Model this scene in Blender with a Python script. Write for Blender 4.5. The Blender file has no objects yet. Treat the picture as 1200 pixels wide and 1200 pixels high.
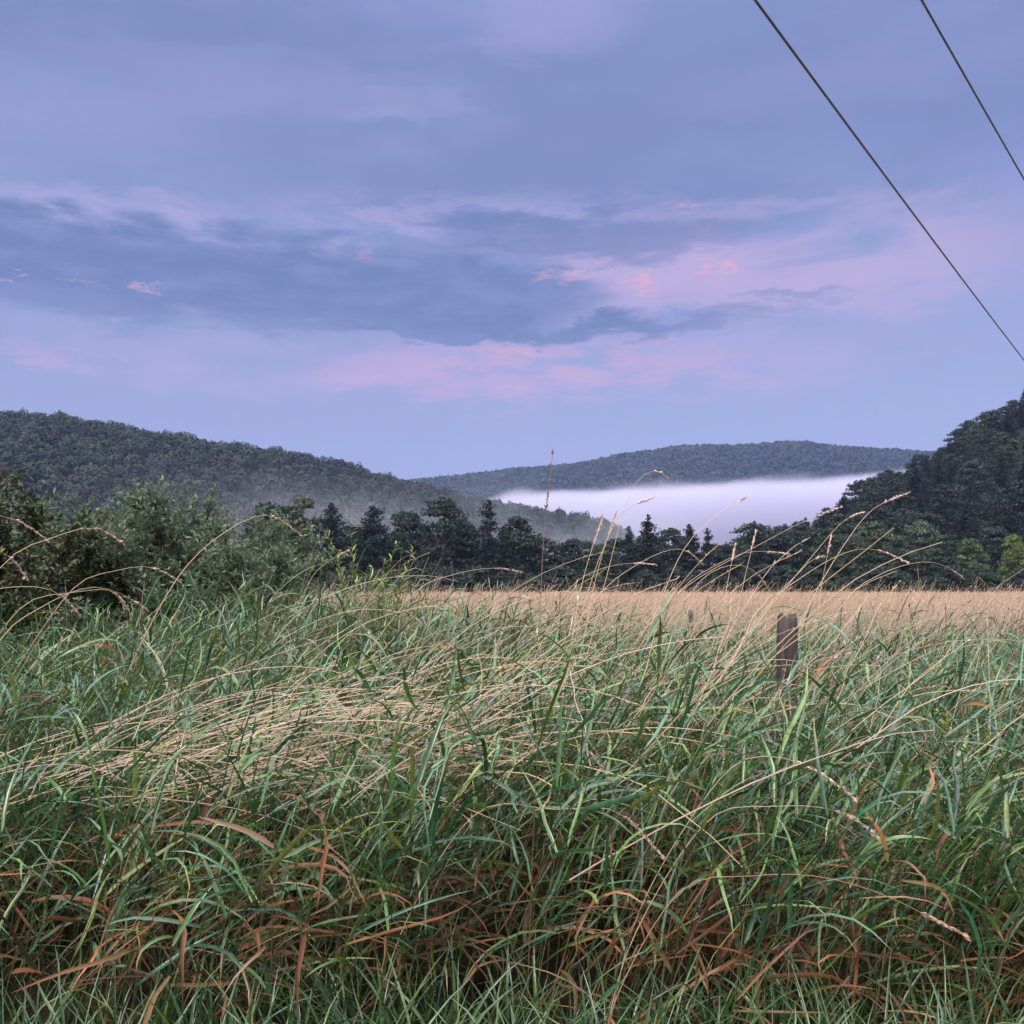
import bpy, math, random
import numpy as np
from mathutils import Vector

rng = np.random.default_rng(7)
random.seed(7)
F = 1230.0          # focal length in photo pixels (1200 px frame)
HY = 690.0          # horizon row
CZ = 1.25           # eye height above the meadow
PI = math.pi
C = bpy.context.scene.collection
scene = bpy.context.scene


def U(a, b, n=None):
    return rng.uniform(a, b, n)


def at(px, py, D):
    return np.array([(px - 600) / F * D, D, CZ + (HY - py) / F * D])


# ------------------------------------------------------------------ terrain
def sstep(t):
    t = np.clip(t, 0, 1)
    return t * t * (3 - 2 * t)


def vnoise(x, y, s, seed=0):
    x = x / s; y = y / s
    return (np.sin(x * 1.7 + seed) * np.cos(y * 1.3 + seed * 2.1) + .6 * np.sin(x * 3.1 - y * 2.3 + seed * .7)
            + .4 * np.cos(x * 5.3 + y * 4.7 + seed * 1.9)) / 2.0


LP = [-700, -200, 0, 100, 200, 330, 450, 520, 600, 700, 790]
LT = [446, 476, 487, 493, 507, 532, 559, 575, 590, 609, 650]
LC = [700, 715, 720, 725, 730, 750, 770, 790, 810, 850, 880]
LB = [280, 290, 300, 320, 340, 380, 430, 480, 560, 680, 780]
FP = [300, 430, 505, 560, 620, 700, 800, 930, 1060, 1250, 1700]
FT = [572, 565, 562, 556, 549, 539, 524, 520, 528, 545, 560]
RP = [800, 860, 900, 940, 965, 1000, 1060, 1090, 1130, 1160, 1200, 1300, 1500, 1900]
RT = [690, 655, 634, 620, 602, 577, 545, 531, 503, 487, 462, 416, 376, 334]
RC = [250, 270, 285, 300, 315, 330, 360, 370, 380, 388, 400, 420, 430, 440]


def terrain(x, y):
    x = np.asarray(x, float); y = np.asarray(y, float)
    yy = np.maximum(y, 1e-3)
    px = np.where(y > 0.3 * np.abs(x), 600 + F * x / yy, np.where(x > 0, 4700, -3500))
    px = np.clip(px, -3500, 4700)
    front = sstep((np.arctan2(y, np.abs(x) + 1e-6) - .2) / .5)      # hills only ahead of the viewer
    z = -.0045 * np.clip(y - 12, 0, 170)
    z = z - .42 * sstep((2.35 - y) / .9)
    z = z + .46 * np.exp(-((x + 1.55) / 1.5) ** 2 - ((y - 8.2) / 2.6) ** 2)
    z = z + .05 * vnoise(x, y, 1.6) * sstep((y - 2.3) / 1)
    # left hill
    Y1 = np.interp(px, LP, LC); Y0 = np.interp(px, LP, LB)
    H = np.maximum((HY - np.interp(px, LP, LT)) / F * Y1 - 9, 0) * sstep((860 - px) / 120)
    s = sstep((y - Y0) / (Y1 - Y0)); s = .5 * s + .5 * np.clip((y - Y0) / (Y1 - Y0), 0, 1)
    hl = H * s * (1 - .55 * sstep((y - Y1) / 500))
    hl = hl + np.where(H > 12, s * 4 * vnoise(x, y, 70, 1), 0)
    # far hill
    H = np.maximum((HY - np.interp(px, FP, FT)) / F * 2200 - 12, 0) * sstep((px - 100) / 300) * sstep((2600 - px) / 600)
    hf = H * sstep((y - 1420) / 780) * (1 - .5 * sstep((y - 2250) / 900))
    hf = hf + np.where(y > 1500, 6 * vnoise(x, y, 160, 3), 0) * sstep((y - 1500) / 200)
    # right hill
    Y1 = np.interp(px, RP, RC); Y0 = 178.0
    H = np.maximum((HY - np.interp(px, RP, RT)) / F * Y1 - 10, 0) * sstep((px - 800) / 120)
    hr = H * (.6 * np.clip((y - Y0) / (Y1 - Y0), 0, 1) + .4 * sstep((y - Y0) / (Y1 - Y0))) * (1 - .5 * sstep((y - Y1 - 20) / 300))
    return z + np.maximum(np.maximum(hl, hf), hr) * front


# ------------------------------------------------------------------ mesh helpers
class MB:
    """collects quads / polygons with a per-vertex colour, links them as ONE mesh object"""
    def __init__(s):
        s.v = []; s.q = []; s.c = []; s.n = 0

    def add(s, v, q, c):
        v = np.asarray(v, float).reshape(-1, 3); q = np.asarray(q, int).reshape(-1, 4)
        c = np.broadcast_to(np.asarray(c, float), (len(v), 3))
        s.v.append(v); s.q.append(q + s.n); s.c.append(c); s.n += len(v)

    def build(s, name, mat, parent=None, smooth=True):
        v = np.concatenate(s.v).astype(np.float32); q = np.concatenate(s.q).astype(np.int32)
        c = np.concatenate(s.c).astype(np.float32)
        me = bpy.data.meshes.new(name)
        me.vertices.add(len(v)); me.vertices.foreach_set('co', v.ravel())
        me.loops.add(q.size); me.loops.foreach_set('vertex_index', q.ravel())
        me.polygons.add(len(q))
        me.polygons.foreach_set('loop_start', np.arange(0, q.size, 4, dtype=np.int32))
        me.polygons.foreach_set('use_smooth', np.full(len(q), smooth))
        at_ = me.attributes.new('tint', 'FLOAT_COLOR', 'POINT')
        at_.data.foreach_set('color', np.concatenate([c, np.ones((len(c), 1), np.float32)], 1).ravel())
        me.update(calc_edges=True)
        me.materials.append(mat)
        o = bpy.data.objects.new(name, me); C.objects.link(o)
        if parent: o.parent = parent
        return o


def norm(a):
    return a / np.maximum(np.linalg.norm(a, axis=-1, keepdims=True), 1e-9)


def arcs(base, phi, th0, bend, L, K, power=1.0, wob=0.0):
    """n curves: tangent leaves the vertical by th0 and bends further by bend along the length"""
    n = len(base)
    s = (np.arange(K) + .5) / K
    th = th0[:, None] + bend[:, None] * s[None, :] ** (power if np.isscalar(power) else np.asarray(power)[:, None])
    ph = np.broadcast_to(phi[:, None], (n, K)).copy()
    if wob: ph = ph + np.cumsum(rng.normal(0, wob / math.sqrt(K), (n, K)), 1)
    t = np.stack([np.sin(th) * np.cos(ph), np.sin(th) * np.sin(ph), np.cos(th)], -1)
    pts = np.concatenate([base[:, None, :], base[:, None, :] + np.cumsum(t * (L / K)[:, None, None], 1)], 1)
    tan = np.concatenate([t[:, :1], (t[:, :-1] + t[:, 1:]) / 2, t[:, -1:]], 1)
    return pts, norm(tan)


def strips(mb, pts, tan, width, prof, col, roll, fold=False):
    """flat blades along curves; fold gives a V section"""
    n, K1, _ = pts.shape
    up = np.zeros_like(tan); up[..., 2] = 1
    side = np.cross(tan, up); bad = np.linalg.norm(side, axis=-1) < .05
    side[bad] = (1, 0, 0); side = norm(side)
    nor = np.cross(side, tan)
    r = roll[:, None, None]
    sd = side * np.cos(r) + nor * np.sin(r)
    nn = np.cross(sd, tan)
    w = (width[:, None] * prof[None, :])[..., None] * .5
    if fold:
        rows = np.stack([pts - sd * w, pts - nn * w * .45, pts + sd * w], 2); m = 3
    else:
        rows = np.stack([pts - sd * w, pts + sd * w], 2); m = 2
    v = rows.reshape(-1, 3)
    i0 = (np.arange(n) * K1 * m)[:, None, None] + (np.arange(K1 - 1) * m)[None, :, None] + np.arange(m - 1)[None, None, :]
    q = np.stack([i0, i0 + 1, i0 + m + 1, i0 + m], -1).reshape(-1, 4)
    if col.ndim == 2: col = np.broadcast_to(col[:, None, :], (n, K1, 3))
    c = np.repeat(col[:, :, None, :], m, 2).reshape(-1, 3)
    mb.add(v, q, c)


def tubes(mb, pts, tan, rad, col, sides=3):
    n, K1, _ = pts.shape
    ref = np.zeros_like(tan); ref[..., 1] = 1
    a = norm(np.cross(tan, ref) + 1e-6); b = np.cross(tan, a)
    an = np.arange(sides) / sides * 2 * PI
    rows = pts[:, :, None, :] + rad[:, :, None, None] * (a[:, :, None, :] * np.cos(an)[None, None, :, None] + b[:, :, None, :] * np.sin(an)[None, None, :, None])
    v = rows.reshape(-1, 3)
    k = np.arange(sides)
    i0 = (np.arange(n) * K1 * sides)[:, None, None] + (np.arange(K1 - 1) * sides)[None, :, None]
    q = np.stack(np.broadcast_arrays(i0 + k, i0 + (k + 1) % sides, i0 + sides + (k + 1) % sides, i0 + sides + k), -1).reshape(-1, 4)
    if col.ndim == 2: col = np.broadcast_to(col[:, None, :], (n, K1, 3))
    c = np.repeat(col[:, :, None, :], sides, 2).reshape(-1, 3)
    mb.add(v, q, c)


def faces_at(mb, cen, size, nrm, col, aspect=1.0):
    """one small bent leaf-clump face per centre"""
    n = len(cen)
    nrm = norm(nrm)
    r = rng.normal(0, 1, (n, 3)); a = norm(np.cross(nrm, r)); b = np.cross(nrm, a)
    s = size[:, None]
    v = np.stack([cen - a * s, cen - b * s * aspect + nrm * s * .3, cen + a * s * U(.6, 1.1, n)[:, None], cen + b * s * aspect + nrm * s * .25], 1)
    mb.add(v.reshape(-1, 3), np.arange(4 * n).reshape(n, 4), np.repeat(col, 4, 0))


def jitter(base, n, val=.25, hue=.08):
    base = np.asarray(base, float)
    c = np.broadcast_to(base, (n, 3)) * np.exp(rng.normal(0, val, (n, 1))) * np.exp(rng.normal(0, hue, (n, 3)))
    return np.clip(c, .004, .8)


def pick(pal, p, n, val=.22, hue=.07):
    pal = np.asarray(pal, float); p = np.asarray(p, float)
    k = rng.choice(len(pal), n, p=p / p.sum())
    return jitter(np.ones(3), n, val, hue) * pal[k]


# ------------------------------------------------------------------ materials
def new_mat(name):
    m = bpy.data.materials.new(name); m.use_nodes = True
    nt = m.node_tree; nt.nodes.clear()
    return m, nt, nt.nodes.new('ShaderNodeOutputMaterial')


def leaf_mat(name, rough=.45, spec=.4, transl=.2, obj_col=False, back=None, fleck=False):
    m, nt, out = new_mat(name)
    N = nt.nodes.new; L = nt.links.new
    a = N('ShaderNodeAttribute'); a.attribute_name = 'tint'
    col = a.outputs['Color']
    if obj_col:
        oi = N('ShaderNodeObjectInfo'); mx = N('ShaderNodeMix'); mx.data_type = 'RGBA'; mx.blend_type = 'MULTIPLY'
        mx.inputs[0].default_value = 1; L(col, mx.inputs[6]); L(oi.outputs['Color'], mx.inputs[7]); col = mx.outputs[2]
    if fleck:      # uneven green and small dry specks along the blades
        ge = N('ShaderNodeNewGeometry'); nz = N('ShaderNodeTexNoise'); nz.inputs['Scale'].default_value = 70; nz.inputs['Detail'].default_value = 3
        L(ge.outputs['Position'], nz.inputs['Vector'])
        mr = N('ShaderNodeMapRange'); L(nz.outputs[0], mr.inputs[0]); mr.inputs[1].default_value = .3; mr.inputs[2].default_value = .7; mr.inputs[3].default_value = .7; mr.inputs[4].default_value = 1.25
        mx = N('ShaderNodeMix'); mx.data_type = 'RGBA'; mx.blend_type = 'MULTIPLY'; mx.inputs[0].default_value = 1; L(col, mx.inputs[6]); L(mr.outputs[0], mx.inputs[7]); col = mx.outputs[2]
        m2 = N('ShaderNodeMapRange'); L(nz.outputs[0], m2.inputs[0]); m2.inputs[1].default_value = .66; m2.inputs[2].default_value = .72
        mx = N('ShaderNodeMix'); mx.data_type = 'RGBA'; L(m2.outputs[0], mx.inputs[0]); L(col, mx.inputs[6]); mx.inputs[7].default_value = (.16, .11, .05, 1); col = mx.outputs[2]
    if back:
        ge = N('ShaderNodeNewGeometry'); mx = N('ShaderNodeMix'); mx.data_type = 'RGBA'
        L(ge.outputs['Backfacing'], mx.inputs[0]); L(col, mx.inputs[6]); mx.inputs[7].default_value = (*back, 1); col = mx.outputs[2]
    p = N('ShaderNodeBsdfPrincipled'); L(col, p.inputs['Base Color'])
    p.inputs['Roughness'].default_value = rough; p.inputs['Specular IOR Level'].default_value = spec
    if transl:
        t = N('ShaderNodeBsdfTranslucent'); L(col, t.inputs['Color'])
        ms = N('ShaderNodeMixShader'); ms.inputs[0].default_value = transl
        L(p.outputs[0], ms.inputs[1]); L(t.outputs[0], ms.inputs[2]); L(ms.outputs[0], out.inputs[0])
    else:
        L(p.outputs[0], out.inputs[0])
    return m


M_GRASS = leaf_mat('wet_grass_blade', .27, .6, .2, fleck=True)
M_DRY = leaf_mat('dry_grass_stem', .6, .25, .15)
M_DEAD = leaf_mat('dead_grass_leaf', .55, .3, .15)
M_CROWN = leaf_mat('tree_foliage', .6, .25, .12, obj_col=True)
M_WOODS = leaf_mat('woodland_foliage', .7, .2, .08)
M_OLIVE = leaf_mat('silvery_shrub_leaf', .45, .35, .2, back=(.15, .18, .12))
M_SHRUB = leaf_mat('dark_shrub_leaf', .45, .4, .2)
M_BARK = leaf_mat('bark', .9, .1, 0)


def ground_mat():
    m, nt, out = new_mat('meadow_soil_and_thatch')
    N = nt.nodes.new; L = nt.links.new
    ge = N('ShaderNodeNewGeometry'); sx = N('ShaderNodeSeparateXYZ'); L(ge.outputs['Position'], sx.inputs[0])
    n1 = N('ShaderNodeTexNoise'); n1.inputs['Scale'].default_value = 6; n1.inputs['Detail'].default_value = 6
    L(ge.outputs['Position'], n1.inputs['Vector'])
    r1 = N('ShaderNodeValToRGB'); L(n1.outputs[0], r1.inputs[0])
    r1.color_ramp.elements[0].position = .3; r1.color_ramp.elements[0].color = (.008, .006, .004, 1)
    r1.color_ramp.elements[1].position = .75; r1.color_ramp.elements[1].color = (.032, .025, .014, 1)
    # dry thatch further out on the field, woodland floor beyond it
    mr = N('ShaderNodeMapRange'); L(sx.outputs[1], mr.inputs[0]); mr.inputs[1].default_value = 9; mr.inputs[2].default_value = 22
    mx = N('ShaderNodeMix'); mx.data_type = 'RGBA'; L(mr.outputs[0], mx.inputs[0]); L(r1.outputs[0], mx.inputs[6]); mx.inputs[7].default_value = (.36, .28, .20, 1)
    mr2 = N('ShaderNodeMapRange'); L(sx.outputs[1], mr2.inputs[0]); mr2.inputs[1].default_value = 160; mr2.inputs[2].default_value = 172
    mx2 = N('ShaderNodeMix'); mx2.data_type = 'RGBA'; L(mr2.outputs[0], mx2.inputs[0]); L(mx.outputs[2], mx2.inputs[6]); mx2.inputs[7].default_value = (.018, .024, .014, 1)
    p = N('ShaderNodeBsdfPrincipled'); p.inputs['Roughness'].default_value = .95; p.inputs['Specular IOR Level'].default_value = .1
    L(mx2.outputs[2], p.inputs['Base Color'])
    bp = N('ShaderNodeBump'); bp.inputs['Strength'].default_value = .6; bp.inputs['Distance'].default_value = .05; L(n1.outputs[0], bp.inputs['Height']); L(bp.outputs[0], p.inputs['Normal'])
    L(p.outputs[0], out.inputs[0])
    return m


def wood_mat():
    m, nt, out = new_mat('weathered_wood')
    N = nt.nodes.new; L = nt.links.new
    tc = N('ShaderNodeTexCoord'); mp = N('ShaderNodeMapping'); mp.inputs['Scale'].default_value = (38, 38, 2.2); L(tc.outputs['Object'], mp.inputs[0])
    n = N('ShaderNodeTexNoise'); n.inputs['Scale'].default_value = 1.6; n.inputs['Detail'].default_value = 8; n.inputs['Roughness'].default_value = .7; L(mp.outputs[0], n.inputs['Vector'])
    r = N('ShaderNodeValToRGB'); L(n.outputs[0], r.inputs[0])
    e = r.color_ramp.elements; e[0].position = .38; e[0].color = (.012, .009, .008, 1); e[1].position = .74; e[1].color = (.12, .088, .075, 1)
    x = e.new(.52); x.color = (.045, .032, .028, 1)
    p = N('ShaderNodeBsdfPrincipled'); p.inputs['Roughness'].default_value = .9; L(r.outputs[0], p.inputs['Base Color'])
    b = N('ShaderNodeBump'); b.inputs['Strength'].default_value = .9; b.inputs['Distance'].default_value = .006; L(n.outputs[0], b.inputs['Height']); L(b.outputs[0], p.inputs['Normal'])
    L(p.outputs[0], out.inputs[0])
    return m


def cable_mat():
    m, nt, out = new_mat('dark_cable_sheath')
    N = nt.nodes.new; L = nt.links.new
    tc = N('ShaderNodeTexCoord'); n = N('ShaderNodeTexNoise'); n.inputs['Scale'].default_value = 30; L(tc.outputs['Object'], n.inputs['Vector'])
    r = N('ShaderNodeValToRGB'); L(n.outputs[0], r.inputs[0])
    r.color_ramp.elements[0].color = (.018, .018, .024, 1); r.color_ramp.elements[1].color = (.05, .05, .06, 1)
    p = N('ShaderNodeBsdfPrincipled'); p.inputs['Roughness'].default_value = .6; L(r.outputs[0], p.inputs['Base Color']); L(p.outputs[0], out.inputs[0])
    return m


# ------------------------------------------------------------------ tagging
def tag(o, label, cat, group=None, kind=None):
    if label: o['label'] = label
    if cat: o['category'] = cat
    if group: o['group'] = group
    if kind: o['kind'] = kind
    return o


def empty(name, loc):
    o = bpy.data.objects.new(name, None); C.objects.link(o); o.location = loc; o.empty_display_size = .2
    return o


# ------------------------------------------------------------------ ground
def build_ground():
    th = np.unique(np.concatenate([np.radians(np.arange(-46, 46.01, .4)), np.radians(np.arange(-180, 180.01, 6))]))
    th = th[:-1] if abs(th[-1] - th[0] - 2 * PI) < 1e-6 else th
    r = np.concatenate([[.25], np.geomspace(.6, 160, 90), np.linspace(165, 1000, 90), np.linspace(1020, 2800, 60), np.geomspace(2900, 7000, 8)])
    T, R = np.meshgrid(th, r)
    x = R * np.sin(T); y = R * np.cos(T)
    z = terrain(x, y)
    v = np.stack([x, y, z], -1).reshape(-1, 3)
    nt, nr = len(th), len(r)
    i = np.arange(nr - 1)[:, None] * nt; j = np.arange(nt)[None, :]; j2 = (j + 1) % nt
    q = np.stack([i + j, i + nt + j, i + nt + j2, i + j2], -1).reshape(-1, 4)
    mb = MB(); mb.add(v, q[:, ::-1], (.1, .1, .1))
    # close the middle under the viewer with one more ring of quads
    c = len(v)
    mb2v = np.array([[0, 0, float(terrain(0, 0))]])
    mb.add(mb2v, np.zeros((0, 4), int), (.1, .1, .1))
    k = np.arange(0, nt - 1, 2)
    mb.q.append(np.stack([np.full(len(k), c), k, (k + 1) % nt, (k + 2) % nt], -1))
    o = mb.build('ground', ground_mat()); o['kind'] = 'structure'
    return o


# ------------------------------------------------------------------ grass
GREENS = [(.075, .165, .040), (.055, .15, .068), (.105, .20, .042), (.038, .10, .046), (.18, .235, .05)]
PALE = [(.12, .19, .06), (.095, .17, .065), (.17, .20, .075), (.08, .14, .05), (.26, .24, .11)]
BROWNS = [(.27, .095, .042), (.17, .06, .028), (.32, .15, .08), (.36, .23, .14), (.09, .04, .025)]
TANS = [(.52, .40, .26), (.46, .335, .25), (.57, .45, .33), (.40, .29, .18)]
LEAF_PROF = lambda K: np.interp(np.arange(K + 1) / K, [0, .15, .45, .8, 1], [.55, .95, 1, .55, .03])


def scatter(d0, d1, dens, edge=.62, pad=.5):
    """points ahead of the viewer between two depths"""
    n = int(dens * ((edge * (d1 ** 2 - d0 ** 2)) + 2 * pad * (d1 - d0)))
    y = np.sqrt(U(d0 ** 2, d1 ** 2, n)); x = U(-1, 1, n) * (edge * y + pad)
    return x, y


def mound(x, y):
    return np.exp(-((x + 1.6) / 1.7) ** 2 - ((y - 8.2) / 2.8) ** 2)


def canopy(x, y):
    """height of the leaf layer"""
    h = .74 + .10 * vnoise(x, y, .9, 5) + .07 * vnoise(x, y, .37, 2)
    h = h * (.55 + .45 * sstep((y - 2.45) / .45))
    return h


def reeds(d0, d1, dens, nl, K, fold, wmul=1.0, hmul=1.0, dead=.5, seed=0, green=None, dead_mb=None, stem_mb=None, leaf_mb=None, skip=None):
    x, y = scatter(d0, d1, dens, .62, 1.1 if d0 < 8 else .6)
    keep = U(0, 1, len(x)) < .68 + .32 * vnoise(x, y, .5, seed)
    if skip is not None: keep &= U(0, 1, len(x)) > skip(x, y)
    x, y = x[keep], y[keep]; n = len(x)
    base = np.stack([x, y, terrain(x, y) - .02], -1)
    h = canopy(x, y) * U(.75, 1.28, n) * hmul
    phi = rng.normal(-.25, .85, n) + .5 * vnoise(x, y, 1.1, 8)
    phi = np.where(U(0, 1, n) < .15, U(0, 2 * PI, n), phi)
    th0 = U(.02, .35, n); bend = U(.15, 1.0, n)
    Ks = 5
    pts, tan = arcs(base, phi, th0, bend, h * 1.12, Ks)
    if stem_mb is not None:
        cs = pick([(.07, .12, .04), (.12, .14, .05), (.2, .13, .07)], [4, 2, 2], n)
        tubes(stem_mb, pts, tan, np.broadcast_to(np.linspace(.0027, .0012, Ks + 1) * wmul, (n, Ks + 1)), cs, 3)
    t = (np.arange(nl) + U(0, 1, (n, nl))) / nl; t = .12 + .88 * t
    f = t * Ks; i = np.minimum(f.astype(int), Ks - 1); fr = (f - i)[..., None]
    idx = np.arange(n)[:, None]
    p = pts[idx, i] * (1 - fr) + pts[idx, i + 1] * fr
    p = p.reshape(-1, 3); t = t.reshape(-1); m = len(p)
    ph = rng.normal(-.2, 1.15, m); ph = np.where(U(0, 1, m) < .25, U(0, 2 * PI, m), ph)
    # loose wind-combed drifts: neighbours lie the same way
    ph = ph + 1.1 * vnoise(p[:, 0], p[:, 1], .8, 11)
    L = U(.16, .42, m) * np.interp(t, [0, .6, 1], [.8, 1.05, .75])
    W = (.006 + .0105 * U(0, 1, m) ** 1.3) * wmul
    l0 = U(.25, 1.25, m); lb = .15 + 1.6 * U(0, 1, m) ** 1.3
    isdead = U(0, 1, m) < dead * (1 + .55 * vnoise(p[:, 0], p[:, 1], .45, 21)) * np.interp(t, [0, .35, .6, 1], [1.5, 1.0, .22, .04])
    for sel, mb, dd in ((~isdead, leaf_mb, False), (isdead, dead_mb, True)):
        k = int(sel.sum())
        if k == 0: continue
        if dd:
            c = pick(BROWNS, [4, 4, 2, 1, 3], k); b0 = l0[sel] + U(.1, .6, k); b1 = lb[sel] * 1.35
        else:
            g = GREENS if green is None else green
            c = pick(g, [4, 4, 2, 3, 1.2], k); b0, b1 = l0[sel], lb[sel]
        pw = np.where(U(0, 1, k) < .25, U(3, 7, k), U(.8, 1.6, k)); b1 = b1 * np.where(pw > 2, 1.7, 1)
        pp, tt = arcs(p[sel], ph[sel], b0, b1, L[sel], K, pw, .5 if K > 4 else .2)
        cc = np.repeat(c[:, None, :], K + 1, 1)
        cc = cc * np.exp(np.cumsum(rng.normal(0, .13, (k, K + 1, 1)), 1))
        if dd:
            gm = (U(0, .8, k)[:, None, None]) * (1 - np.linspace(0, 1, K + 1))[None, :, None] ** 1.5
            cc = cc * (1 - gm) + np.array([.10, .12, .04]) * gm
        else:
            tip = (U(0, 1, k) < .25)[:, None, None] * np.clip((np.arange(K + 1) / K - .6) / .4, 0, 1)[None, :, None]
            cc = cc * (1 - tip) + np.array([.26, .16, .07]) * tip
        strips(mb, pp, tt, W[sel], LEAF_PROF(K), cc, rng.normal(0, .55 if not dd else 1.0, k), fold)


def heads(mb, pts, tan, frac, nsp, size, col):
    """drooping seed heads: spikelets along the last part of each stem"""
    n, K1, _ = pts.shape
    t = 1 - frac * U(0, 1, (n, nsp)); f = t * (K1 - 1); i = np.minimum(f.astype(int), K1 - 2); fr = (f - i)[..., None]
    idx = np.arange(n)[:, None]
    p = (pts[idx, i] * (1 - fr) + pts[idx, i + 1] * fr).reshape(-1, 3)
    d = tan[idx, i].reshape(-1, 3)
    d = norm(d + rng.normal(0, .28, d.shape))
    m = len(p)
    k = 2
    s = U(.7, 1.4, m) * size
    pp = p[:, None, :] + d[:, None, :] * (np.arange(k + 1) / k)[None, :, None] * s[:, None, None]
    strips(mb, pp, np.repeat(d[:, None, :], k + 1, 1), s * .28, np.array([.2, 1, .1]), np.repeat(col, nsp, 0) * np.exp(rng.normal(0, .15, (m, 1))), U(0, PI, m))


def dry_stems(mb, d0, d1, dens, h0, h1, rad, K, nsp, hs, weight=None, flat=False):
    x, y = scatter(d0, d1, dens, .6, .5)
    if weight is not None:
        k = U(0, 1, len(x)) < weight(x, y); x, y = x[k], y[k]
    n = len(x)
    base = np.stack([x, y, terrain(x, y)], -1)
    L = U(h0, h1, n)
    phi = rng.normal(-.1, .6, n); phi = np.where(U(0, 1, n) < .12, U(0, 2 * PI, n), phi)
    th0 = np.abs(rng.normal(.12, .14, n)); bend = np.abs(rng.normal(.55, .4, n)) + .1
    c = pick(TANS, [3, 3, 2, 2], n, .26, .06) * np.exp(.16 * vnoise(x, y * .35, 3.0, 6) + .12 * vnoise(x, y * .3, 9.0, 2))[:, None]
    L = L * (1 + .07 * vnoise(x, y, 7.0, 4))
    pts, tan = arcs(base, phi, th0, bend, L, K, 1.8)
    if flat:
        strips(mb, pts, tan, np.full(n, rad), np.linspace(.6, 1.0, K + 1), c, U(0, PI, n))
    else:
        tubes(mb, pts, tan, np.broadcast_to(np.linspace(rad, rad * .55, K + 1), (n, K + 1)), c, 3)
    if nsp: heads(mb, pts, tan, .16, nsp, hs, c * np.array([1.0, .9, .88]))


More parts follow.
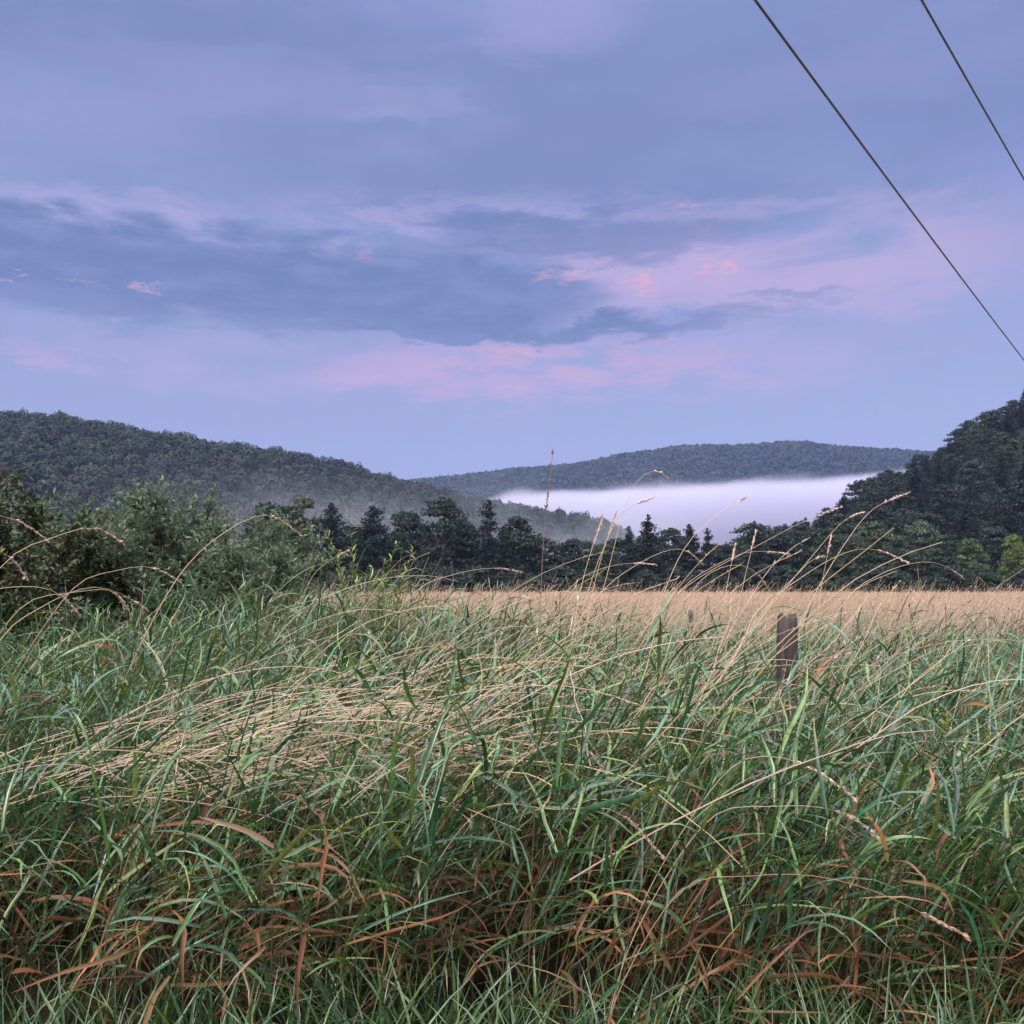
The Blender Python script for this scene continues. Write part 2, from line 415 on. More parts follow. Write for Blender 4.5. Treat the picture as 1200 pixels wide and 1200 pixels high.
def build_grass():
    leaf, dead, stem = MB(), MB(), MB()
    post_gap = lambda x, y: .9 * np.exp(-((x - 1.12) / .24) ** 2 - ((y - 4.25) / .55) ** 2)
    reeds(2.72, 5.2, 350, 6, 6, True, .92, 1.0, .55, 1, None, dead, stem, leaf, post_gap)
    reeds(5.2, 9.5, 200, 5, 5, False, .85, 1.0, .28, 2, None, dead, stem, leaf)
    reeds(9.5, 16, 80, 4, 4, False, 1.2, .95, .2, 3, PALE, dead, stem, leaf)
    reeds(16, 30, 24, 4, 3, False, 2.0, .9, .2, 4, PALE, dead, None, leaf)
    tag(leaf.build('grass', M_GRASS), 'thick green blades of tall wet meadow grass filling the foreground', 'grass', kind='stuff')
    tag(dead.build('dead_grass', M_DEAD), 'rust brown dead grass leaves hanging low among the green blades', 'dead grass', kind='stuff')
    tag(stem.build('grass_culms', M_GRASS), 'thin upright green stems carrying the tall meadow grass leaves', 'grass stems', kind='stuff')

    # fresh short grass along the verge
    mb = MB()
    x, y = scatter(2.0, 2.85, 1500, .62, 1.1); n = len(x)
    k = U(0, 1, n) < .62 + .4 * vnoise(x, y, .35, 4); x, y = x[k], y[k]; n = len(x)
    base = np.stack([x, y, terrain(x, y) - .01], -1)
    pts, tan = arcs(base, U(0, 2 * PI, n), U(.02, .4, n), U(.3, 1.5, n), U(.16, .42, n), 6, 1.4, .3)
    strips(mb, pts, tan, U(.004, .010, n), LEAF_PROF(6), pick([(.075, .15, .04), (.06, .13, .055), (.11, .18, .04), (.05, .10, .04)], [3, 3, 2, 2], n), rng.normal(0, .6, n), True)
    tag(mb.build('verge_grass', M_GRASS), 'short fresh green grass along the bottom edge below the tall grass', 'grass', kind='stuff')

    # tan seeding grass: sparse among the green, solid over the field
    mb = MB()
    dry_stems(mb, 3.9, 6, 15, .9, 1.2, .0017, 9, 20, .012)
    dry_stems(mb, 6, 11, 34, .95, 1.22, .0018, 8, 16, .013, lambda x, y: np.clip(.12 + .88 * sstep((x + 1.6) / 3.2), 0, 1) * (.3 + .7 * sstep((y - 6) / 4)))
    dry_stems(mb, 9, 26, 80, .85, 1.25, .0024, 6, 7, .02, lambda x, y: (1 - .9 * mound(x, y)) * sstep((y - 9) / 5) * sstep((x + .27 * y) / 2.0 + .5))
    dry_stems(mb, 26, 70, 24, .82, 1.32, .009, 4, 5, .04, lambda x, y: sstep((x + .3 * y) / 3 + .5), True)
    dry_stems(mb, 70, 166, 7, .8, 1.45, .022, 3, 4, .08, lambda x, y: sstep((x + .3 * y) / 6 + .5), True)
    dry_stems(mb, 18, 60, .5, 1.3, 1.75, .007, 6, 9, .035, lambda x, y: sstep((x + .25 * y) / 3 + .3), True)
    dry_stems(mb, 60, 160, .16, 1.4, 2.3, .016, 5, 7, .07, lambda x, y: sstep((x + .3 * y) / 6 + .5), True)
    tag(mb.build('dry_grass', M_DRY), 'field of pinkish tan seeding grass reaching to the dark treeline', 'dry grass', kind='stuff')

    # lodged straw combed flat over the canopy on the left
    mb = MB()
    for (n, xm, xs, ym, ys, t0, t1, p0) in ((140, -1.1, .30, 3.35, .2, 1.0, 1.45, .35), (105, -.65, .3, 3.55, .28, .9, 1.4, .25), (120, 0, .75, 4.9, .9, .6, 1.1, .1), (40, .5, .7, 3.6, .4, .5, 1.0, .1)):
        x = rng.normal(xm, xs, n); y = rng.normal(ym, ys, n)
        base = np.stack([x, y, terrain(x, y) + canopy(x, y) * U(.68, 1.02, n)], -1)
        pts, tan = arcs(base, rng.normal(p0, .55, n), U(t0, t1, n), U(.25, 1.1, n), U(.35, 1.15, n), 10, 1.6, .6)
        c = pick(TANS + [(.56, .42, .22)], [3, 3, 3, 1, 4], n, .2, .06)
        tubes(mb, pts, tan, np.linspace(.0024, .0011, 11)[None] * U(.7, 1.25, (n, 1)), c, 3)
        hd = U(0, 1, n) < .6
        heads(mb, pts[hd], tan[hd], .17, 22, .012, c[hd])
    tag(mb.build('lodged_straw', M_DRY), 'flattened pale straw stems lying sideways over the green grass', 'straw', kind='stuff')


# ------------------------------------------------------------------ single stalks seen against the sky
def spline(P, K):
    P = np.asarray(P, float)
    d = np.concatenate([[0], np.cumsum(np.linalg.norm(np.diff(P, axis=0), axis=1) ** .5)])
    Pe = np.concatenate([[2 * P[0] - P[1]], P, [2 * P[-1] - P[-2]]]); out = []
    u = np.linspace(0, d[-1], K + 1)
    for s in u:
        i = min(max(int(np.searchsorted(d, s, 'right')) - 1, 0), len(P) - 2)
        t = (s - d[i]) / (d[i + 1] - d[i])
        p0, p1, p2, p3 = Pe[i:i + 4]
        out.append(.5 * (2 * p1 + (p2 - p0) * t + (2 * p0 - 5 * p1 + 4 * p2 - p3) * t * t + (3 * p1 - p0 - 3 * p2 + p3) * t ** 3))
    return np.array(out)


def stalk(path, D, label, head=.17, rad=.0026, col=(.46, .34, .21), hcol=(.48, .34, .26), lean=.15, nsp=80, spread=1.0, group='tall seeding grass stalks'):
    P = [at(a, b, D + lean * k) for k, (a, b) in enumerate(path)]
    g0 = P[0]
    d0 = P[1] - P[0]; h0 = g0[2] - float(terrain(g0[0], D))
    sl = float(np.clip(d0[0] / max(d0[2], .02), -.75, .75))
    gx = g0[0] - sl * .6 * h0; gy = D - .05
    gz = float(terrain(gx, gy))
    if h0 > .15: P = [np.array([gx, gy, gz]), np.array([g0[0] - sl * .42 * h0 , D - .02, gz + h0 * .5])] + P
    pts = spline(P, 120)
    al = np.concatenate([[0], np.cumsum(np.linalg.norm(np.diff(pts, axis=0), axis=1))])
    pts = np.stack([np.interp(np.linspace(0, al[-1], 27), al, pts[:, k]) for k in range(3)], -1)
    pts[1:-1] = pts[1:-1] * .5 + (pts[:-2] + pts[2:]) * .25
    org = pts[0].copy()
    pts = pts - org
    tan = norm(np.gradient(pts, axis=0))
    r = empty('grass_stalk', org)
    tag(r, label, 'grass stalk', group)
    mb = MB(); c = np.array([col]) * U(.85, 1.15)
    tubes(mb, pts[None], tan[None], np.linspace(rad, rad * .35, 27)[None], c, 5)
    mb.build('stem', M_DRY, r)
    if head:
        mb = MB()
        L = np.linalg.norm(np.diff(pts, axis=0), axis=1).sum()
        fr = min(head * 1.25 / L, .4)
        t = 1 - fr * U(0, 1, nsp) ** .9
        f = t * 26; i = np.minimum(f.astype(int), 25); q = (f - i)[:, None]
        p = pts[i] * (1 - q) + pts[i + 1] * q; d = norm(tan[i] + rng.normal(0, .22 * spread, (nsp, 3)))
        s = U(.010, .021, nsp)
        pp = p[:, None] + d[:, None] * np.linspace(0, 1, 4)[None, :, None] * s[:, None, None]
        strips(mb, pp, np.repeat(d[:, None], 4, 1), s * .46, np.array([.3, 1, .8, .05]), jitter(hcol, nsp, .2, .06), U(0, PI, nsp), True)
        mb.build('seed_head', M_DRY, r)
    return r


def build_stalks():
    S = stalk
    S([(630, 790), (634, 690), (638, 620), (648, 528)], 4.6, 'tall dead straight stalk standing highest, before the pale fog edge', .22, .0028, (.24, .15, .10), (.20, .12, .09), 0, 50, 1.5)
    S([(690, 760), (715, 660), (738, 577), (765, 550), (782, 560)], 5.2, 'arched stalk whose bent head is drawn against the far blue hill', .14)
    S([(655, 830), (690, 690), (722, 610), (742, 592), (764, 584)], 4.6, 'slender leaning stalk with its feathery head crossing the fog', .13)
    S([(664, 790), (683, 680), (707, 604)], 5.0, 'stiff upright stalk just right of the dead straight one', .15)
    S([(686, 740), (700, 670), (722, 600)], 5.4, 'short stiff stalk among the cluster before the low mist', .12)
    S([(770, 715), (800, 645), (835, 607), (862, 589), (878, 581)], 5.2, 'leaning stalk with sideways head in the middle of the white fog', .18)
    S([(740, 760), (800, 690), (887, 640), (940, 612), (986, 594)], 5.0, 'long low slanting stalk whose tip reaches the fog bank right end', .15)
    S([(930, 745), (958, 690), (985, 645), (1015, 603), (1040, 587), (1066, 577)], 4.9, 'tall stalk with a full head before the dark right hillside', .22, .003, nsp=110, spread=1.3)
    S([(870, 755), (915, 696), (955, 648), (987, 611), (1012, 600)], 5.1, 'thin stalk curving just left of the full headed tall stalk', .12)
    S([(895, 715), (935, 680), (970, 657), (1005, 643), (1035, 646), (1064, 660)], 4.9, 'arched stalk with forked drooping head over the dark woods', .24, nsp=110, spread=1.5)
    S([(985, 712), (1010, 685), (1050, 665), (1085, 658), (1110, 664), (1129, 678)], 5.0, 'arched drooping stalk farthest toward the yellow green tree', .15)
    S([(905, 705), (930, 678), (950, 657), (966, 652)], 5.3, 'short thin stalk above the weathered fence post', .10)
    S([(790, 700), (840, 662), (880, 646), (924, 649)], 5.6, 'flat arching stalk low before the treeline left of the post', .14)
    S([(690, 712), (730, 672), (780, 645), (805, 645), (823, 661)], 5.2, 'arched stalk with drooping head left of the fog middle', .17)
    S([(655, 705), (690, 672), (735, 660), (769, 662)], 5.5, 'low nearly level stalk beside the stiff cluster', .15)
    S([(805, 700), (840, 667), (868, 662), (888, 672), (902, 694)], 5.3, 'strongly hooked stalk bending back down to the tan field', .16)
    S([(846, 720), (853, 680), (862, 638)], 5.8, 'small upright stalk rising behind the hooked stalk', .10)
    S([(860, 730), (872, 680), (886, 622)], 5.6, 'straight faint stalk before the conifer at the fog end', .10)
    S([(955, 735), (962, 690), (974, 628)], 6.0, 'faint upright stalk directly above the fence post', .10)
    S([(480, 700), (520, 677), (560, 667), (588, 666), (612, 671)], 5.0, 'nearly level stalk with long pink head before the tall pine', .20, .0026, nsp=100)
    S([(585, 712), (605, 695), (620, 687), (633, 694)], 5.6, 'small hooked stalk at the foot of the dead straight stalk', .08)
    S([(352, 700), (362, 660), (378, 612)], 6.5, 'dark thin bare stalk at the end of the silvery shrub', 0, .0022, (.17, .13, .11))
    S([(355, 697), (375, 665), (408, 645)], 6.4, 'fine curved stalk left of the yellow green goldenrod', .08, .002)
    S([(440, 695), (460, 665), (478, 650), (487, 656)], 6.4, 'fine hooked stalk right of the yellow green goldenrod', .08, .002)
    S([(180, 725), (230, 650), (290, 608), (320, 604), (352, 627)], 4.3, 'bold arched stalk crossing the silvery shrub', .17, .0034, nsp=100)
    S([(0, 665), (60, 632), (110, 616), (145, 638)], 4.2, 'arched stalk above the orange leaves of the dark shrub', .15, .003, hcol=(.46, .29, .23))
    S([(-60, 612), (-20, 604), (20, 608), (57, 635)], 4.0, 'highest drooping head entering at the left edge', .17, .003, hcol=(.48, .33, .27))
    S([(-70, 668), (-20, 642), (10, 650), (31, 678)], 4.0, 'short drooping head at left edge under the highest one', .14, .003, hcol=(.48, .33, .27))
    S([(80, 695), (130, 671), (175, 663), (211, 682)], 4.4, 'low arched stalk before the middle of the dark shrub foot', .15, .0026, hcol=(.46, .31, .26))
    S([(0, 750), (40, 717), (90, 691), (130, 690), (155, 722)], 4.2, 'stalk with drooping head at the shrub foot beside level one', .15, .003, hcol=(.46, .29, .23))
    S([(20, 715), (80, 696), (125, 690), (150, 700), (174, 716)], 4.6, 'thin stalk with drooping tip overlapping the shrub foot', .12, .0024)
    S([(-40, 712), (20, 688), (65, 692), (94, 722)], 4.1, 'lowest drooping head near the left edge at the shrub foot', .14, .003, hcol=(.50, .36, .28))
    S([(1020, 800), (1090, 745), (1150, 700), (1225, 650)], 4.2, 'long slanting bare stalk running out at the right edge', 0, .0024, (.28, .22, .17))
    S([(830, 960), (900, 946), (958, 945), (1000, 958), (1032, 985)], 2.75, 'tan arc low over green blades left of the orange leaf', .12, .0020, lean=0)
    S([(800, 1040), (870, 1028), (945, 1025), (1030, 1046), (1130, 1096)], 2.6, 'reddish arc lowest of all, over the brown thatch', .10, .0019, (.36, .19, .12), (.36, .22, .15), lean=0)
    S([(850, 905), (912, 887), (960, 905), (1002, 936)], 2.9, 'pale arc with seed head just above the orange leaf', .16, .0021, lean=0)
    S([(560, 950), (650, 950), (720, 948), (775, 1003)], 2.85, 'tan arc over wet green blades in the front middle', .12, .0020, lean=0)
    S([(600, 900), (660, 870), (695, 885), (715, 915)], 3.1, 'tan stalk with drooping head in the grass centre', .12, .0021, lean=0)
    S([(420, 800), (445, 760), (470, 770), (480, 795)], 4.3, 'pink drooping head on the slope below the goldenrod', .14, .0024, hcol=(.48, .32, .26))
    S([(240, 870), (300, 790), (350, 745), (385, 772)], 3.9, 'arched tan stalk on green slope below the silvery shrub', .12, .0022)
    for k, (a, b, c, d) in enumerate([(268, 1010, 300, 840), (282, 1000, 306, 870), (252, 985, 272, 862), (300, 1010, 352, 838), (276, 960, 283, 852), (318, 985, 366, 878)]):
        S([(a, b), ((a * .55 + c * .45), (b + d) / 2), (c, d)], 2.75 + .08 * k, 'dark green upright stalk in the small stand before the straw', .16, .0026, (.035, .06, .03), (.05, .075, .035), .0, 26, .6, 'dark green stalks standing before the straw')


# ------------------------------------------------------------------ fence posts, cables
def build_posts():
    wm = wood_mat()

    def post(px, ptop, D, r, label, tilt):
        x = (px - 600) / F * D; zt = CZ + (HY - ptop) / F * D; zb = float(terrain(x, D))
        e = empty('fence_post', (x, D, zb)); tag(e, label, 'fence post', 'old fence posts')
        H = zt - zb; ns, nk = 28, 22
        an = np.arange(ns) / ns * 2 * PI
        g = 1 - .09 * np.abs(np.sin(an * 3.5 + .4)) ** 6 - .05 * np.sin(an * 5 + 1) + .03 * np.sin(an * 11)
        z = np.concatenate([np.linspace(-.25, H, nk)])
        V = []
        for k, zz in enumerate(z):
            w = g * r * (1.0 + .03 * math.sin(k * 1.1)) * (1.05 - .07 * zz / H)
            top = 0
            if k == nk - 1: top = .014 * np.sin(an * 2 + .6) + .008 * np.sin(an * 7) - .03 * (np.cos(an - 2.7) > .8)
            V.append(np.stack([np.cos(an) * w + tilt * zz, np.sin(an) * w, np.full(ns, zz) + top], -1))
        for f, dz in ((.8, .004), (.35, -.012), (.02, -.016)):
            V.append(np.stack([np.cos(an) * g * r * f + tilt * H, np.sin(an) * g * r * f, np.full(ns, H + dz) + .012 * f * np.sin(an * 2 + .6)], -1))
        V = np.array(V); nr = len(V); k = np.arange(ns)
        q = np.concatenate([np.stack([i * ns + k, i * ns + (k + 1) % ns, (i + 1) * ns + (k + 1) % ns, (i + 1) * ns + k], -1) for i in range(nr - 1)])
        mb = MB(); mb.add(V.reshape(-1, 3), q, (.1, .1, .1))
        mb.build('shaft', wm, e)
        # rusty fence staple on the side facing the verge
        s = MB(); a = np.linspace(0, PI, 9)
        p = np.stack([.018 * np.cos(a), -r * .93 - .012 * np.sin(a), np.full(9, H * .62)], -1)[None]
        tubes(s, p, norm(np.gradient(p, axis=1)), np.full((1, 9), .002), np.array([[.09, .045, .03]]), 5)
        s.build('staple', M_BARK, e)
    post(921, 723, 4.7, .047, 'grey weathered wooden fence post sticking out of the tall grass', .004)
    post(809, 716, 14.0, .035, 'tiny dark fence post far off in the tan field', 0)


def build_cables():
    cm = cable_mat()
    for (p0, p1, h, r, label) in (
            (at(885, 0, 11.7), at(1200, 422, 30.1), 0, .0165, 'thick dark overhead cable slanting from top middle to the hillside'),
            (at(1080, 0, 11.7), at(1200, 210, 16.9), 0, .0135, 'dark overhead cable cutting across the upper right corner')):
        d = p1 - p0; t = np.linspace(-1.6, 3.4 if h == 0 else 5, 80)
        if r < .015: t = np.linspace(-4.5, 11, 80)
        P = p0 + d * t[:, None]
        L = np.linalg.norm(d)
        s = t * L
        P[:, 2] += .00030 * (s * (s - L))          # sag between far apart poles
        org = P[0].copy()
        mb = MB(); pts = (P - org)[None]
        tubes(mb, pts, norm(np.gradient(pts, axis=1)), np.full((1, 80), r), np.array([[.03, .03, .03]]), 8)
        o = mb.build('overhead_cable', cm); o.location = org
        tag(o, label, 'cable', 'overhead cables')


# ------------------------------------------------------------------ shrubs and herbs
def shrub(name, loc, H, R, label, mat, pal, pw, nst=20, leaf=.05, lw=.02, bias=(0, 0), nb=11, ntw=10, nlf=16, spread=.75, group=None, cat='shrub'):
    r = empty(name, loc); tag(r, label, cat, group)
    wood = MB()
    n = nst
    base = np.stack([rng.normal(0, .16 * R, n), rng.normal(0, .16 * R, n), np.full(n, -.05)], -1)
    phi = np.arange(n) / n * 2 * PI + U(-.3, .3, n)
    L0 = H * U(.8, 1.08, n); th0 = U(.05, spread, n); bend = U(.1, .6, n)
    p0, t0 = arcs(base, phi, th0, bend, L0, 8, 1.2, .3)
    bark = jitter((.045, .035, .028), n)
    tubes(wood, p0, t0, np.linspace(.022, .005, 9)[None].repeat(n, 0), bark, 5)

    def spawn(p, t, num, lo, hi, l0, l1, upb):
        n_, K1, _ = p.shape
        f = (lo + (hi - lo) * (np.arange(num) + U(0, 1, (n_, num))) / num) * (K1 - 1)
        i = np.minimum(f.astype(int), K1 - 2); q = (f - i)[..., None]; ix = np.arange(n_)[:, None]
        b = (p[ix, i] * (1 - q) + p[ix, i + 1] * q).reshape(-1, 3)
        m = len(b)
        out = b.copy(); out[:, 2] *= .15
        ph = np.arctan2(out[:, 1], out[:, 0]) + rng.normal(0, 1.0, m)
        return b, ph, U(.25, 1.2, m) - upb, U(.0, .8, m), U(l0, l1, m), (f / (K1 - 1)).reshape(-1)
    b, ph, a, bd, L, f = spawn(p0, t0, nb, .18, 1.0, .25 * H, .42 * H, .05)
    L = L * np.interp(f, [0, .5, 1], [1.0, .9, .5])
    p1, t1 = arcs(b, ph, a, bd, L, 5, 1, .3)
    tubes(wood, p1, t1, np.linspace(.007, .002, 6)[None].repeat(len(b), 0), jitter((.05, .04, .03), len(b)), 3)
    b, ph, a, bd, L, f = spawn(p1, t1, ntw, .1, 1.0, .14, .34, .2)
    p2, t2 = arcs(b, ph, a, bd, L, 4, 1, .2)
    tubes(wood, p2, t2, np.linspace(.002, .0008, 5)[None].repeat(len(b), 0), jitter((.06, .06, .035), len(b)), 3)
    wood.build('branches', M_BARK, r)
    n2 = len(b)
    fl = (np.arange(nlf) + U(0, 1, (n2, nlf))) / nlf * 4; i = np.minimum(fl.astype(int), 3); q = (fl - i)[..., None]; ix = np.arange(n2)[:, None]
    lp = (p2[ix, i] * (1 - q) + p2[ix, i + 1] * q).reshape(-1, 3); m = len(lp)
    twig = np.repeat(U(.75, 1.25, (n2, 1)), nlf, 0)
    lp2, lt2 = arcs(lp, U(0, 2 * PI, m), U(.2, 1.5, m), U(.1, .8, m), U(.7, 1.25, m) * leaf, 2)
    mb = MB()
    strips(mb, lp2, lt2, U(.75, 1.2, m) * lw, np.array([.25, 1, .06]), pick(pal, pw, m, .2, .06) * twig, rng.normal(0, .7, m), True)
    mb.build('foliage', mat, r)
    return r


def build_shrubs():
    g = 'shrubs at the left of the meadow'
    SIL = [(.058, .118, .036), (.092, .15, .06), (.034, .075, .024), (.17, .225, .13)]
    DK = [(.045, .07, .026), (.065, .085, .03), (.03, .05, .02), (.11, .10, .03)]

    def pl(px, D): x = (px - 600) / F * D; return (x, D, float(terrain(x, D)))
    shrub('shrub', pl(5, 10.2), 2.08, 1.2, 'tall dark olive shrub with orange tinged leaves at left edge', M_SHRUB, DK + [(.30, .14, .02)], [4, 3, 4, 1, .12], 18, .055, .026, group=g, spread=.5)
    shrub('shrub', pl(-70, 9.0), 2.05, 1.2, 'dark brownish shrub cut off by the left edge', M_SHRUB, DK + [(.34, .15, .02)], [4, 3, 4, 1, .25], 14, .055, .026, group=g, spread=.6)
    shrub('shrub', pl(135, 11.0), 2.05, 1.3, 'grey green shrub between the dark olive shrub and the silvery one', M_OLIVE, SIL, [4, 3, 3, 1], 18, .058, .024, group=g, spread=.55)
    shrub('shrub', pl(215, 10.6), 1.95, 1.2, 'broad silvery leaved shrub with upright sprays by the treeline', M_OLIVE, SIL, [4, 3, 3, 1.4], 26, .058, .024, group=g, spread=.62)
    shrub('shrub', pl(276, 10.0), 1.32, .7, 'small silvery shrub with spreading sprays at the row end', M_OLIVE, SIL, [3, 3, 2, 2.5], 18, .058, .024, group=g, spread=.6, nb=9)
    shrub('shrub', pl(60, 8.9), 1.05, .8, 'low dark shrub with a few orange leaves before the taller ones', M_SHRUB, DK + [(.42, .20, .015)], [4, 3, 4, 1, .5], 12, .05, .024, group=g, spread=.8, nb=7)
    shrub('shrub', pl(185, 9.2), 1.0, .8, 'low dark green shrub under the silvery sprays', M_SHRUB, DK, [4, 3, 5, .5], 12, .05, .022, group=g, spread=.85, nb=7)


def herb(loc, H, n, label, pal, pw, lean=.25, leaf=.10, lw=.014, nl=26, name='goldenrod', cat='wild plant', plume=None):
    r = empty(name, loc); tag(r, label, cat)
    base = np.stack([rng.normal(0, .05, n), rng.normal(0, .05, n), np.zeros(n)], -1)
    p, t = arcs(base, U(0, 2 * PI, n), U(.0, lean, n), U(.05, .3, n), H * U(.8, 1.05, n), 8)
    mb = MB(); tubes(mb, p, t, np.linspace(.004, .0015, 9)[None].repeat(n, 0), jitter((.10, .13, .04), n), 5); mb.build('stems', M_SHRUB, r)
    f = (.25 + .75 * (np.arange(nl) + U(0, 1, (n, nl))) / nl); fl = f * 8; i = np.minimum(fl.astype(int), 7); q = (fl - i)[..., None]; ix = np.arange(n)[:, None]
    lp = (p[ix, i] * (1 - q) + p[ix, i + 1] * q).reshape(-1, 3); m = len(lp)
    pp, tt = arcs(lp, U(0, 2 * PI, m), U(.5, 1.1, m), U(.2, 1.0, m), leaf * U(.7, 1.2, m) * np.interp(f.reshape(-1), [0, .8, 1], [1, 1, .6]), 4)
    mb = MB(); strips(mb, pp, tt, lw * U(.8, 1.2, m), LEAF_PROF(4), pick(pal, pw, m), rng.normal(0, .3, m), True); mb.build('leaves', M_SHRUB, r)
    if plume:
        ns = 60
        for k in range(n):
            f2 = 6.6 + 1.4 * U(0, 1, ns); i = np.minimum(f2.astype(int), 7); q = (f2 - i)[..., None]
            lp = p[k, i] * (1 - q) + p[k, i + 1] * q + rng.normal(0, .012, (ns, 3))
            mb = MB(); faces_at(mb, lp, U(.004, .008, ns), rng.normal(0, 1, (ns, 3)), jitter(plume, ns, .15, .05)); mb.build('flower_plume', M_SHRUB, r)
    return r


def build_herbs():
    YG = [(.22, .27, .04), (.15, .22, .04), (.30, .31, .06)]
    def pl(px, D): x = (px - 600) / F * D; return (x, D, float(terrain(x, D)))
    herb(pl(432, 6.6), 1.46, 8, 'bright yellow green goldenrod standing out on the grassy rise', YG, [3, 3, 2], .14, .085, .010, 70)
    herb(pl(462, 7.0), 1.02, 8, 'duller yellowing goldenrod clump beside the bright one', [(.17, .18, .05), (.13, .16, .04), (.22, .17, .06)], [3, 3, 2], .3, .08, .010, 60)
    herb(pl(1212, 4.9), .98, 5, 'goldenrod with yellow plumes at the right edge of grass', [(.08, .14, .04), (.11, .16, .04)], [2, 1], .3, .08, .012, 24, plume=(.34, .30, .04))
    herb(pl(1120, 4.2), .82, 3, 'small faintly yellow goldenrod in grass right of the post', [(.10, .15, .04), (.15, .19, .05)], [2, 1], .3, .07, .012, 20, plume=(.25, .25, .06))
    herb(pl(500, 5.3), 1.06, 22, 'bushy dark green leafy weed clump on the slope', [(.045, .10, .03), (.06, .12, .03), (.035, .08, .03)], [3, 2, 2], .7, .10, .022, 34, 'leafy_weed')
    # brown dock head in the tan field
    herb(pl(1073, 11), 1.12, 4, 'dark brown seeding weed standing in the tan field', [(.07, .04, .03), (.05, .03, .025)], [1, 1], .2, .05, .014, 50, 'seeding_weed')
    # one vivid orange dying leaf
    mb = MB()
    b = at(1040, 1010, 2.62)[None]
    p, t = arcs(b, np.array([2.6]), np.array([.1]), np.array([.9]), np.array([.13]), 8, 1.6)
    strips(mb, p - b, t, np.array([.016]), LEAF_PROF(8), (np.array([.10, .12, .03]) + np.linspace(0, 1, 9)[:, None] ** .6 * (np.array([.30, .07, .02]) - np.array([.10, .12, .03])))[None], np.array([.5]), True)
    o = mb.build('orange_leaf', M_DEAD); o.location = b[0]
    tag(o, 'single vivid orange grass leaf curling among the green blades', 'dead leaf')


# ------------------------------------------------------------------ trees
def tree_proto_broad(kind, H, W, low, seed):
    """returns (trunk mesh, crown mesh) of a broadleaf tree H tall, W wide with foliage from height low"""
    r0 = rng.bit_generator.state
    tb, cb = MB(), MB()
    p, t = arcs(np.array([[0, 0, -.4]]), np.array([U(0, 6)]), np.array([.02]), np.array([.10]), np.array([H * .82]), 8, 1, .5)
    tubes(tb, p, t, np.linspace(.030 * H * .5 + .05, .05, 9)[None], np.array([[.055, .045, .038]]), 7)
    n = 13
    f = U(.22, .95, n) * 8; i = np.minimum(f.astype(int), 7)
    b = p[0, i]; ph = np.arange(n) * 2.4 + U(-.4, .4, n)
    pl_, tl = arcs(b, ph, U(.5, 1.1, n), U(-.5, .2, n), W * .5 * U(.6, 1.0, n), 5, 1, .4)
    tubes(tb, pl_, tl, np.linspace(.09, .025, 6)[None].repeat(n, 0), jitter((.05, .042, .036), n), 5)
    # clumps through the crown volume
    nc = 96
    u = U(0, 1, nc) ** .85; z = low + (H - low) * u
    env = np.interp(u, [0, .12, .4, .7, .9, 1], [.75, .95, 1.0, .86, .5, .16]) * W * .5
    a = U(0, 2 * PI, nc); rr = env * np.sqrt(U(.12, 1, nc)) * (1 + .22 * np.sin(a * 2 + seed) + .16 * np.sin(a * 3 + z))
    cen = np.stack([rr * np.cos(a), rr * np.sin(a), z], -1)
    cr = U(.075, .135, nc) * (H + W) * .5
    cv = np.exp(rng.normal(0, .22, nc))
    k = 84
    d = norm(rng.normal(0, 1, (nc, k, 3))); d[..., 2] = np.abs(d[..., 2]) * .8 - .15 * U(0, 1, (nc, k))
    rad = cr[:, None] * U(.3, 1.25, (nc, k))
    P = cen[:, None] + d * rad[..., None] * np.array([1.15, 1.15, .85])
    N_ = d + rng.normal(0, .55, d.shape); 
    col = np.ones((nc, k, 3)) * cv[:, None, None] * np.exp(rng.normal(0, .2, (nc, k, 1)))
    faces_at(cb, P.reshape(-1, 3), U(.10, .24, nc * k) * (H / 11) ** .5, N_.reshape(-1, 3), col.reshape(-1, 3))
    return tb, cb


